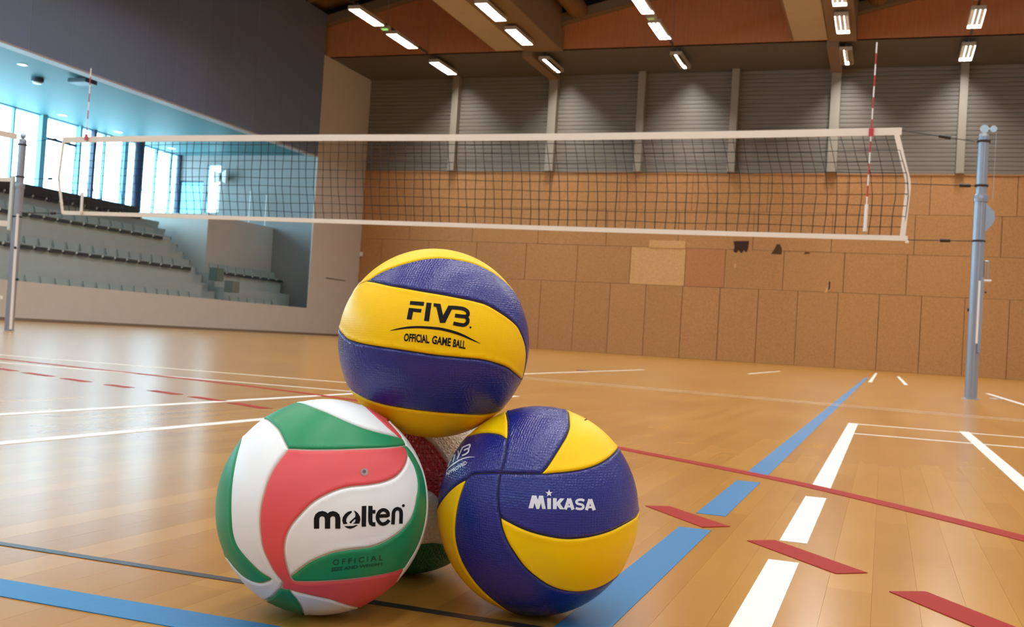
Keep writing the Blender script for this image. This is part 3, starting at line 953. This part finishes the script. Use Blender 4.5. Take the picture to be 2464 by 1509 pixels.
class Ball:
    """a ball whose skin is cut into panels along seams.  Seams are drawn as they run over the visible side and are laid onto
    the ball's surface, then carried round the back to the pole; every panel becomes a mesh of its own."""
    def __init__(self, name, c, r, rz, label, seam_mat):
        self.c = np.array(c, float); self.s = np.array([r, r, rz]); self.r = r
        self.root = empty(name, (c[0], c[1], c[2] - rz)); tag(self.root, label, 'ball')
        self.seam_mat = seam_mat
        a = (CAM - self.c); a /= np.linalg.norm(a)
        self.a = a
        x = CR - a * (CR @ a); x /= np.linalg.norm(x); self.x = x; self.y = np.cross(a, x)
        self.seams = []

    def hit(self, px, py):
        d = CR * ((px - IW / 2) / FPX) - CU * ((py - IH / 2) / FPX) + CF
        o = (CAM - self.c) / self.s; e = d / self.s
        A = e @ e; B = o @ e; Cc = o @ o - 1
        D = B * B - A * Cc
        if D >= 0: return o + e * ((-B - math.sqrt(D)) / A), 0.0
        q = o + e * (-B / A); m = np.linalg.norm(q)
        return q / m, m - 1

    def chart(self, p, extra=0.0):
        z = max(-1, min(1, float(p @ self.a))); th = math.acos(z) + extra * 2.0
        ph = math.atan2(float(p @ self.y), float(p @ self.x))
        return np.array([th * math.cos(ph), th * math.sin(ph)])

    def pc(self, px, py):
        return self.chart(*self.hit(px, py))

    def unchart(self, q):
        q = np.atleast_2d(q); th = np.linalg.norm(q, axis=1); ph = np.arctan2(q[:, 1], q[:, 0])
        return (np.cos(th)[:, None] * self.a + (np.sin(th) * np.cos(ph))[:, None] * self.x + (np.sin(th) * np.sin(ph))[:, None] * self.y)

    def seam(self, pts, conv):
        """pts: crop coordinates; 'R' at either end carries the seam to the back pole"""
        P = [self.pc(*conv(*p)) for p in pts if p != 'R']
        TH = math.radians(172)
        def far(p):
            n = np.linalg.norm(p); return [p / n * t for t in np.linspace(n, TH, 12)[1:]]
        Q = [tuple(p) for p in catm(P, .012)]
        if pts[0] == 'R': Q = [tuple(p) for p in far(P[0])][::-1] + Q
        if pts[-1] == 'R': Q = Q + [tuple(p) for p in far(P[-1])]
        self.seams.append(Q)

    def build(self, seeds, default, conv, back=()):
        TH = math.radians(172)
        ring = [(TH * math.cos(t), TH * math.sin(t)) for t in np.linspace(0, 2 * math.pi, 120, endpoint=False)]
        pts, edges = list(ring), [(i, (i + 1) % 120) for i in range(120)]
        nring = 120
        index = {}
        def vid(p):
            k = (round(p[0], 5), round(p[1], 5))
            if k not in index:
                index[k] = len(pts); pts.append(tuple(p))
            return index[k]
        S = []
        for Q in self.seams:
            R = [Q[0]]
            for p in Q[1:]:
                d = math.hypot(p[0] - R[-1][0], p[1] - R[-1][1])
                n = max(1, int(d / .014))
                b = R[-1]
                for k in range(1, n + 1): R.append((b[0] + (p[0] - b[0]) * k / n, b[1] + (p[1] - b[1]) * k / n))
            S.append(R)
            ids = [vid(p) for p in R]
            edges += [(i, j) for i, j in zip(ids[:-1], ids[1:]) if i != j]
        nseam = len(pts)
        SA = np.array([p for R in S for p in R])
        extra = []
        for R in S:
            A = np.array(R); T = np.gradient(A, axis=0); T /= np.maximum(np.linalg.norm(T, axis=1), 1e-9)[:, None]
            Nn = np.stack([-T[:, 1], T[:, 0]], 1)
            for off in (.0065, .014, .026):
                for sg in (-1, 1):
                    for q in (A + Nn * off * sg):
                        if np.hypot(*q) < TH - .01: extra.append((q[0], q[1], off))
        g = .034
        n = int(TH / g) + 1
        for i in range(-n, n + 1):
            for j in range(-n, n + 1):
                x, y = (i + .5 * (j & 1)) * g, j * g * .866
                if math.hypot(x, y) < TH - .02: extra.append((x, y, .034))
        E3 = np.array(extra)
        # distance of every extra point to the seams
        d = np.full(len(E3), 9.0)
        for k in range(0, len(E3), 2000):
            dd = np.linalg.norm(E3[k:k + 2000, None, :2] - SA[None, :, :], axis=2); d[k:k + 2000] = dd.min(1)
        keep = d > E3[:, 2] * .92
        pts += [(float(x), float(y)) for x, y, _ in E3[keep]]
        V, Ed, F, _, OE, _ = delaunay_2d_cdt([Vector(p) for p in pts], edges, [], 0, 1e-6)
        V = np.array([(v[0], v[1]) for v in V])
        con = set(); sv = set()
        for (i, j), oe in zip(Ed, OE):
            if len(oe):
                con.add((min(i, j), max(i, j)))
                if np.hypot(*V[i]) < TH - .005 or np.hypot(*V[j]) < TH - .005: sv.add(i); sv.add(j)
        adj = {}
        for fi, f in enumerate(F):
            for i in range(len(f)):
                a, b = f[i], f[(i + 1) % len(f)]; adj.setdefault((min(a, b), max(a, b)), []).append(fi)
        reg = [-1] * len(F); nreg = 0
        for fi in range(len(F)):
            if reg[fi] >= 0: continue
            st_ = [fi]; reg[fi] = nreg
            while st_:
                q = st_.pop(); f = F[q]
                for i in range(len(f)):
                    a, b = f[i], f[(i + 1) % len(f)]; k = (min(a, b), max(a, b))
                    if k in con: continue
                    for w in adj[k]:
                        if reg[w] < 0: reg[w] = nreg; st_.append(w)
            nreg += 1
        # groove depth
        dv = np.full(len(V), 9.0)
        for k in range(0, len(V), 2000):
            dd = np.linalg.norm(V[k:k + 2000, None] - SA[None], axis=2); dv[k:k + 2000] = dd.min(1)
        depth = .0016 / self.r * np.exp(-(dv / .011) ** 2) - .0006 / self.r * np.exp(-((dv - .03) / .02) ** 2)
        U = self.unchart(V) * (1 - depth)[:, None] * self.s + (self.c - np.array(self.root.location))
        cen = np.array([V[list(f)].mean(0) for f in F])
        col = {}
        for px, py, m in seeds:
            q = self.pc(*conv(px, py)); w = int(np.argmin(np.linalg.norm(cen - q, axis=1)))
            if reg[w] in col and col[reg[w]] is not m: print('SEAM LEAK', self.root.name, px, py, m.name, col[reg[w]].name)
            col[reg[w]] = m
        def emit(name, faces, m):
            ids = sorted({i for f in faces for i in f}); mp_ = {v: k for k, v in enumerate(ids)}
            me = bpy.data.meshes.new(name)
            me.from_pydata([tuple(U[i]) for i in ids], [], [tuple(mp_[i] for i in f) for f in faces])
            me.materials.append(m)
            me.polygons.foreach_set('use_smooth', [True] * len(me.polygons)); me.update()
            return link(name, me, self.root)
        seam_faces, groups = [], {}
        for fi, f in enumerate(F):
            if any(i in sv for i in f) : seam_faces.append(f)
            else: groups.setdefault(reg[fi], []).append(f)
        for k, fs in groups.items():
            if len(fs) < 4: seam_faces += fs; continue
            emit('panel', fs, col.get(k, default))
        if nreg != len(seeds): print('BALL', self.root.name, 'regions', nreg, 'seeds', len(seeds))
        capring = sorted([i for i in range(len(V)) if abs(np.hypot(*V[i]) - TH) < 1e-4], key=lambda i: math.atan2(V[i][1], V[i][0]))
        seam_faces.append(tuple(capring)[::-1])
        emit('seam', seam_faces, self.seam_mat)

    # ---- printing
    def print_mesh(self, name, polys, m, conv, label=None, lift=.0035):
        """polys: list of (verts2d, faces) in crop coordinates, laid on the skin"""
        mb = MB()
        for v2, f2 in polys:
            bm = bmesh.new()
            vs = [bm.verts.new((p[0], p[1], 0)) for p in v2]
            for f in f2:
                try: bm.faces.new([vs[i] for i in f])
                except ValueError: pass
            bm.normal_update()
            bmesh.ops.triangulate(bm, faces=bm.faces)
            p0, p1 = conv(0, 0), conv(1, 0)
            unit = math.hypot(p1[0] - p0[0], p1[1] - p0[1])
            for _ in range(3):
                lg = [e for e in bm.edges if e.calc_length() * unit > 14]
                if not lg: break
                bmesh.ops.subdivide_edges(bm, edges=lg, cuts=1); bmesh.ops.triangulate(bm, faces=bm.faces)
            bm.verts.index_update()
            out = []
            for v in bm.verts:
                q, miss = self.hit(*conv(v.co.x, v.co.y))
                out.append(q * (1 + lift) * self.s + self.c - np.array(self.root.location))
            mb.add([tuple(p) for p in out], [tuple(v.index for v in f.verts)[::-1] for f in bm.faces])
            bm.free()
        me = bpy.data.meshes.new(name)
        me.from_pydata(mb.v, [], mb.f); me.materials.append(m); me.update()
        # faces look outwards
        bm = bmesh.new(); bm.from_mesh(me)
        cc = Vector(self.c - np.array(self.root.location))
        fl_ = [f for f in bm.faces if f.normal.dot(f.calc_center_median() - cc) < 0]
        if fl_: bmesh.ops.reverse_faces(bm, faces=fl_)
        bm.to_mesh(me); bm.free()
        o = link(name, me, self.root)
        if label: o['label'] = label
        return o


def poly(pts): return (list(pts), [tuple(range(len(pts)))])


def stroke(pts, w, smooth=True):
    """thick line; points may carry their own width as a third value"""
    P = [(p[0], p[1], (p[2] if len(p) > 2 else w)) for p in pts]
    if smooth and len(P) > 2: P = [tuple(p) for p in catmull(P, max(w, 8) * .35)]
    v, f = [], []
    for k, p in enumerate(P):
        a, b = P[max(k - 1, 0)], P[min(k + 1, len(P) - 1)]
        dx, dy = b[0] - a[0], b[1] - a[1]; L = math.hypot(dx, dy) or 1
        nx, ny = -dy / L * p[2] / 2, dx / L * p[2] / 2
        v += [(p[0] - nx, p[1] - ny), (p[0] + nx, p[1] + ny)]
    for k in range(len(P) - 1): f.append((2 * k, 2 * k + 1, 2 * k + 3, 2 * k + 2))
    return (v, f)


def disc(x, y, r, n=16):
    return poly([(x + r * math.cos(t), y + r * math.sin(t)) for t in np.linspace(0, 2 * math.pi, n, endpoint=False)])


def text_polys(txt, quad, bold=.02):
    """a word set in the built-in font, fitted into a four-cornered field (top left, top right, bottom right, bottom left)"""
    cu = bpy.data.curves.new('word', 'FONT'); cu.body = txt; cu.offset = bold; cu.resolution_u = 3
    o = bpy.data.objects.new('word', cu); COL.objects.link(o)
    dg = bpy.context.evaluated_depsgraph_get(); ev = o.evaluated_get(dg); me = ev.to_mesh()
    v = [(p.co.x, p.co.y) for p in me.vertices]; f = [tuple(q.vertices) for q in me.polygons]
    ev.to_mesh_clear(); bpy.data.objects.remove(o); bpy.data.curves.remove(cu)
    x0, x1 = min(p[0] for p in v), max(p[0] for p in v); y0, y1 = min(p[1] for p in v), max(p[1] for p in v)
    tl, tr, br, bl = [np.array(q, float) for q in quad]
    out = []
    for p in v:
        s, t = (p[0] - x0) / (x1 - x0), (p[1] - y0) / (y1 - y0)
        q = (bl * (1 - s) + br * s) * (1 - t) + (tl * (1 - s) + tr * s) * t
        out.append((q[0], q[1]))
    return (out, f)


def crop(x0, y0, s): return lambda x, y: (x0 + x / s, y0 + y / s)


# ---- top ball: yellow and navy bands
cT = crop(780, 570, 3.0185)
kk = .984
top_c = CAM + (np.array([-.4647, 1.0673, .2732]) - CAM) * kk + np.array([-.0004, 0, .0003])
B = Ball('volleyball', top_c, .104 * kk, .103 * kk, 'yellow and navy volleyball resting on top of the other balls', M_SEAMD)
B.seam(['R', (195, 375), (235, 358), (310, 320), (400, 265), (500, 222), (600, 190), (750, 158), (880, 155), (980, 168), (1090, 195), (1180, 235), (1260, 285), (1330, 345), (1400, 425), (1430, 470), 'R'], cT)
B.seam([(310, 320), (450, 345), (560, 365), (700, 390), (850, 415), (980, 440), (1100, 465), (1180, 490), (1260, 535), (1340, 590), (1400, 645), (1430, 700), (1455, 770), (1465, 840), (1460, 920), (1445, 1000), (1432, 1040)], cT)
B.seam(['R', (88, 655), (112, 682), (135, 712), (170, 745), (260, 775), (400, 800), (600, 830), (800, 860), (1000, 880), (1150, 895), (1250, 920), (1330, 950), (1390, 995), (1432, 1040), (1452, 1075), 'R'], cT)
B.seam(['R', (140, 1045), (175, 1092), (230, 1140), (330, 1190), (450, 1225), (600, 1250), (800, 1275), (1000, 1290), (1195, 1290), (1245, 1278), (1300, 1255), 'R'], cT)
B.build([(700, 122, M_YEL), (800, 280, M_BLU), (700, 600, M_YEL), (800, 1050, M_BLU), (800, 1390, M_YEL)], M_YEL, cT)
cF = crop(930, 710, 10.267)
B.print_mesh('lettering', [poly([(590, 150), (935, 175), (920, 270), (575, 240)]), poly([(555, 320), (872, 350), (852, 437), (660, 415), (620, 610), (500, 600)]),
    poly([(990, 190), (1115, 200), (1050, 655), (928, 640)]),
    poly([(1165, 205), (1335, 222), (1398, 505), (1530, 262), (1600, 270), (1640, 345), (1600, 385), (1450, 690), (1320, 690), (1230, 300), (1165, 285)]),
    stroke([(1590, 308), (1760, 322), (1900, 345), (1985, 395), (2012, 460), (1985, 525), (1880, 530), (1690, 508)], 92),
    stroke([(1960, 545), (2005, 610), (1990, 690), (1920, 740), (1820, 735), (1650, 702)], 92), disc(2072, 800, 26)], M_INK, cF, 'black printed sports letters')
B.print_mesh('printed_arc', [stroke([(90, 882, 8), (300, 838, 34), (550, 803, 50), (800, 795, 56), (1100, 812, 62), (1400, 850, 64), (1700, 930, 66), (1900, 1005, 56), (2100, 1100, 38), (2320, 1200, 8)], 50)], M_INK, cF)
B.print_mesh('lettering', [text_polys('OFFICIAL', [(450, 945), (1040, 985), (1060, 1200), (420, 1140)], .035), text_polys('GAME', [(1140, 1000), (1600, 1065), (1580, 1275), (1115, 1205)], .03), text_polys('BALL', [(1660, 1085), (1960, 1140), (1945, 1335), (1630, 1280)], .03)], M_INK, cF, 'small dark capitals')

# ---- front left ball: red, white and green
cM = crop(480, 920, 2.5625)
B = Ball('volleyball', (-.5195, .9433, .1058), .1042, .1058, 'red, white and green volleyball on the floor at the front left', M_SEAML)
B.seam([(545, 410), (500, 465), (455, 530), (420, 600), (395, 680), (375, 770), (368, 860), (375, 950), (390, 1030), (420, 1100), (455, 1165), (490, 1210), (508, 1232), (506, 1252), (500, 1268), (482, 1288), (447, 1324), (424, 1336), (405, 1352), 'R'], cM)
B.seam([(545, 410), (520, 360), (490, 300), (460, 265), (425, 235), (388, 215), (370, 198), 'R'], cM)
B.seam(['R', (255, 330), (252, 375), (235, 430), (215, 520), (200, 620), (193, 750), (195, 850), (205, 940), (230, 1010), (270, 1065), (330, 1130), (380, 1175), (440, 1215), (410, 1235), (370, 1242), (320, 1230), (270, 1200), (220, 1150), (180, 1100), (158, 1072), 'R'], cM)
B.seam([(545, 410), (700, 415), (900, 412), (1100, 405), (1200, 398), (1255, 392)], cM)
B.seam(['R', (580, 112), (640, 128), (700, 150), (800, 190), (900, 235), (1000, 275), (1100, 305), (1200, 330), (1248, 345), (1275, 388)], cM)
B.seam([(1255, 392), (1275, 388)], cM)
B.seam(['R', (1010, 140), (1030, 158), (1070, 195), (1140, 258), (1180, 295), (1225, 330), (1248, 345)], cM)
B.seam([(1275, 388), (1250, 340), (1226, 310), (1195, 275), (1160, 240), 'R'], cM)
B.seam([(1275, 388), (1316, 439), (1350, 500), (1374, 558), (1392, 635), (1400, 720), (1398, 800), (1386, 880), (1364, 960), (1335, 1030), (1300, 1090), (1262, 1150), (1225, 1212), (1210, 1240), 'R'], cM)
B.seam([(1255, 392), (1272, 412), (1284, 439), (1283, 480), (1260, 530), (1225, 573), (1180, 600), (1120, 620), (1030, 635), (930, 645), (850, 665), (760, 705), (690, 750), (630, 810), (570, 880), (535, 950), (522, 1020), (525, 1080), (540, 1150), (557, 1200)], cM)
B.seam([(1284, 439), (1299, 469), (1323, 513), (1343, 578), (1350, 646), (1340, 720), (1325, 790), (1300, 850), (1260, 900), (1200, 950), (1120, 995), (1040, 1020), (950, 1030), (850, 1045), (770, 1070), (690, 1105), (630, 1145), (580, 1185), (557, 1200)], cM)
B.seam([(557, 1200), (570, 1218), (590, 1231), (700, 1233), (850, 1225), (1000, 1210), (1120, 1190), (1240, 1158), (1262, 1150)], cM)
B.seam([(506, 1252), (510, 1274), (555, 1284), (599, 1296), (715, 1324), (832, 1351), (954, 1386), (988, 1398), 'R'], cM)
B.seam([(555, 1284), (569, 1306), (599, 1340), (622, 1378), (634, 1408), (640, 1440), 'R'], cM)
B.build([(150, 800, M_BGRN), (290, 700, M_BWHT), (480, 900, M_BRED), (900, 900, M_BWHT), (700, 280, M_BGRN), (900, 180, M_BWHT), (1195, 288, M_BRED), (1345, 470, M_BWHT), (1380, 800, M_BGRN), (800, 1370, M_BWHT), (560, 1340, M_BGRN)], M_BWHT, cM)
cL = crop(740, 1200, 9.856)
B.print_mesh('lettering', [stroke([(215, 712), (215, 600), (216, 470), (240, 405), (290, 368), (350, 354), (405, 370), (452, 405), (474, 470), (474, 600), (474, 712)], 126),
    stroke([(474, 470), (500, 405), (548, 368), (602, 354), (658, 370), (700, 405), (718, 470), (718, 600), (718, 710)], 120),
    poly([(1040, 288), (960, 310), (890, 360), (835, 440), (822, 520), (845, 605), (950, 598), (915, 540), (920, 480), (950, 420), (1000, 370), (1052, 325)]),
    poly([(1090, 275), (1140, 300), (1195, 345), (1240, 420), (1252, 500), (1225, 592), (1065, 592), (1120, 560), (1140, 500), (1118, 488), (1060, 545), (1030, 590), (1000, 580), (990, 555), (1060, 490), (1125, 435), (1138, 380), (1118, 325)]),
    poly([(865, 652), (960, 648), (1080, 645), (1150, 622), (1195, 628), (1130, 665), (1080, 695), (1010, 714), (940, 698)]),
    poly([(1285, 178), (1392, 170), (1385, 662), (1280, 665)]),
    stroke([(1490, 172), (1487, 350), (1487, 520), (1500, 580), (1545, 608), (1605, 606)], 100), poly([(1520, 268), (1608, 268), (1605, 352), (1520, 354)]),
    stroke([(1690, 415), (1800, 408), (1910, 402), (1905, 345), (1865, 290), (1795, 264), (1720, 295), (1668, 370), (1655, 455), (1685, 540), (1750, 598), (1820, 596), (1885, 560), (1930, 505)], 84),
    stroke([(2020, 610), (2030, 450), (2036, 330), (2068, 265), (2130, 236), (2185, 255), (2214, 320), (2214, 450), (2208, 592)], 84), disc(2268, 165, 34)], M_INK, cL, 'large black lower-case lettering')
cO = crop(780, 1320, 15.4)
B.print_mesh('lettering', [text_polys('O F F I C I A L', [(320, 405), (2180, 235), (2170, 430), (310, 625)], .03), text_polys('SIZE AND WEIGHT', [(270, 705), (2190, 520), (2180, 600), (262, 860)], .03)], M_INKG, cO, 'dark green capitals on green')
cV = crop(770, 1080, 12.97)
B.print_mesh('valve', [disc(1385, 730, 120, 20)], M_VALVE, cV, 'small grey valve dot')
B.print_mesh('valve_hole', [disc(1375, 715, 52, 14)], mat('valve_hole', (96, 70, 72), .6), cV, None, .0045)

# ---- front right ball: navy and yellow
cK = crop(980, 940, 2.6516)
B = Ball('volleyball', (-.3324, 1.0600, .1074), .1044, .1074, 'navy and yellow volleyball on the floor at the front right', M_SEAMD)
B.seam([(590, 525), (602, 500), (616, 450), (629, 380), (636, 300)], cK)
B.seam([(590, 525), (700, 528), (862, 530)], cK)
B.seam([(590, 525), (583, 580), (575, 680), (583, 770), (592, 808)], cK)
B.seam([(590, 525), (500, 525), (430, 530), (400, 542), (375, 565)], cK)
B.seam(['R', (618, 95), (628, 130), (634, 160), (641, 210), (636, 300), (590, 280), (520, 268), (450, 272), (400, 287), (368, 300), (335, 320), 'R'], cK)
B.seam(['R', (1008, 90), (1020, 125), (1034, 175), (1035, 230), (1015, 290), (980, 350), (930, 430), (890, 490), (862, 530), (950, 525), (1050, 515), (1150, 495), (1230, 465), (1300, 420), (1345, 370), (1375, 330), 'R'], cK)
B.seam([(592, 808), (650, 840), (720, 875), (800, 905), (900, 930), (1000, 945), (1100, 942), (1200, 925), (1300, 895), (1400, 845), (1470, 795), (1510, 755), 'R'], cK)
B.seam([(592, 808), (605, 880), (640, 970), (690, 1050), (750, 1130), (830, 1200), (900, 1245), (980, 1275), (1070, 1288), (1150, 1280), (1230, 1255), (1290, 1220), (1345, 1175), (1385, 1135), 'R'], cK)
B.seam([(375, 565), (345, 640), (320, 730), (305, 830), (303, 930), (320, 1020), (350, 1100), (400, 1185), (470, 1270), (550, 1340), (620, 1390), (690, 1430), (730, 1455), 'R'], cK)
B.seam([(375, 565), (330, 590), (280, 630), (235, 680), (205, 725), (180, 770), 'R'], cK)
B.build([(450, 420, M_BLU), (800, 300, M_BLU), (560, 220, M_YEL), (1150, 300, M_YEL), (1000, 700, M_BLU), (1000, 1100, M_YEL), (450, 800, M_BLU), (250, 850, M_YEL)], M_BLU, cK)
cA = crop(1255, 1165, 12.32)
star = []
for k in range(10):
    rr, t = (112 if k % 2 == 0 else 44), -math.pi / 2 + k * math.pi / 5
    star.append((815 + rr * math.cos(t), 275 + rr * math.sin(t)))
B.print_mesh('lettering', [poly([(310, 335), (440, 340), (482, 470), (522, 342), (640, 345), (715, 738), (612, 738), (572, 560), (522, 738), (440, 738), (385, 560), (345, 718), (205, 718)]),
    poly(star), poly([(755, 420), (872, 420), (868, 742), (765, 742)]),
    poly([(930, 420), (1042, 420), (1037, 545), (1140, 425), (1265, 430), (1140, 580), (1262, 748), (1130, 745), (1042, 625), (1037, 745), (930, 742)]),
    stroke([(1400, 432), (1345, 600), (1292, 752)], 96, False), stroke([(1415, 432), (1470, 600), (1522, 758)], 100, False), poly([(1340, 632), (1480, 632), (1490, 695), (1330, 695)]),
    stroke([(1852, 498), (1795, 468), (1710, 466), (1640, 492), (1622, 540), (1670, 588), (1760, 606), (1818, 640), (1822, 695), (1780, 732), (1690, 738), (1600, 712)], 72),
    stroke([(2022, 450), (1965, 620), (1915, 772)], 96, False), stroke([(2038, 450), (2095, 620), (2148, 774)], 100, False), poly([(1965, 655), (2095, 655), (2108, 716), (1955, 716)])], M_INKW, cA, 'silver printed capitals')
cB = crop(1055, 1050, 15.09)
B.print_mesh('lettering', [stroke([(860, 470), (880, 420), (1000, 360), (1150, 308), (1120, 430), (1010, 475), (935, 520)], 50), stroke([(1110, 440), (1095, 560), (1000, 650), (865, 710)], 56),
    stroke([(722, 530), (738, 680), (690, 835)], 40, False), stroke([(866, 440), (800, 600), (695, 835)], 44, False), stroke([(615, 660), (580, 800), (535, 945)], 40, False),
    stroke([(520, 725), (440, 890), (350, 1110)], 40, False), stroke([(500, 760), (575, 680)], 36, False), stroke([(440, 905), (500, 850)], 32, False)], M_INKW, cB, 'small silver letters near the left limb')
B.print_mesh('printed_arc', [stroke([(285, 1285, 12), (400, 1140, 40), (550, 1020, 48), (750, 890, 48), (950, 800, 42), (1150, 762, 28), (1340, 760, 6)], 44)], M_INKW, cB)
B.print_mesh('lettering', [text_polys('APPROVED', [(250, 1330), (1020, 890), (1050, 1010), (280, 1460)], .03)], M_INKW, cB)
B.print_mesh('printed_mark', [stroke([(1150, 178), (1140, 186), (1130, 190)], 7, False)], M_INK, cK)

# ---- back ball, seen between the others
ident = lambda x, y: (x, y)
B = Ball('volleyball', (-.5225, 1.1560, .1045), .1045, .1045, 'dimpled red, white and green volleyball half hidden behind the other three', M_SEAML)
B.seam(['R', (790, 990), (840, 995), (900, 1000), (960, 1012), (1000, 1035), (1038, 1064), (1051, 1077), (1065, 1094), (1076, 1111), (1100, 1150), (1125, 1200), (1150, 1250), (1185, 1290), 'R'], ident)
B.seam(['R', (760, 1150), (800, 1150), (900, 1152), (980, 1165), (1034, 1184), (1046, 1192), (1056, 1204), (1075, 1235), (1090, 1280), (1100, 1330), (1105, 1360), 'R'], ident)
B.seam(['R', (770, 1345), (800, 1335), (900, 1320), (1016, 1310), (1059, 1309), (1099, 1318)], ident)
B.build([(1090, 1060, M_HWHT), (950, 1080, M_HRED), (1040, 1250, M_HWHT), (1030, 1335, M_HGRN)], M_HRED, ident)
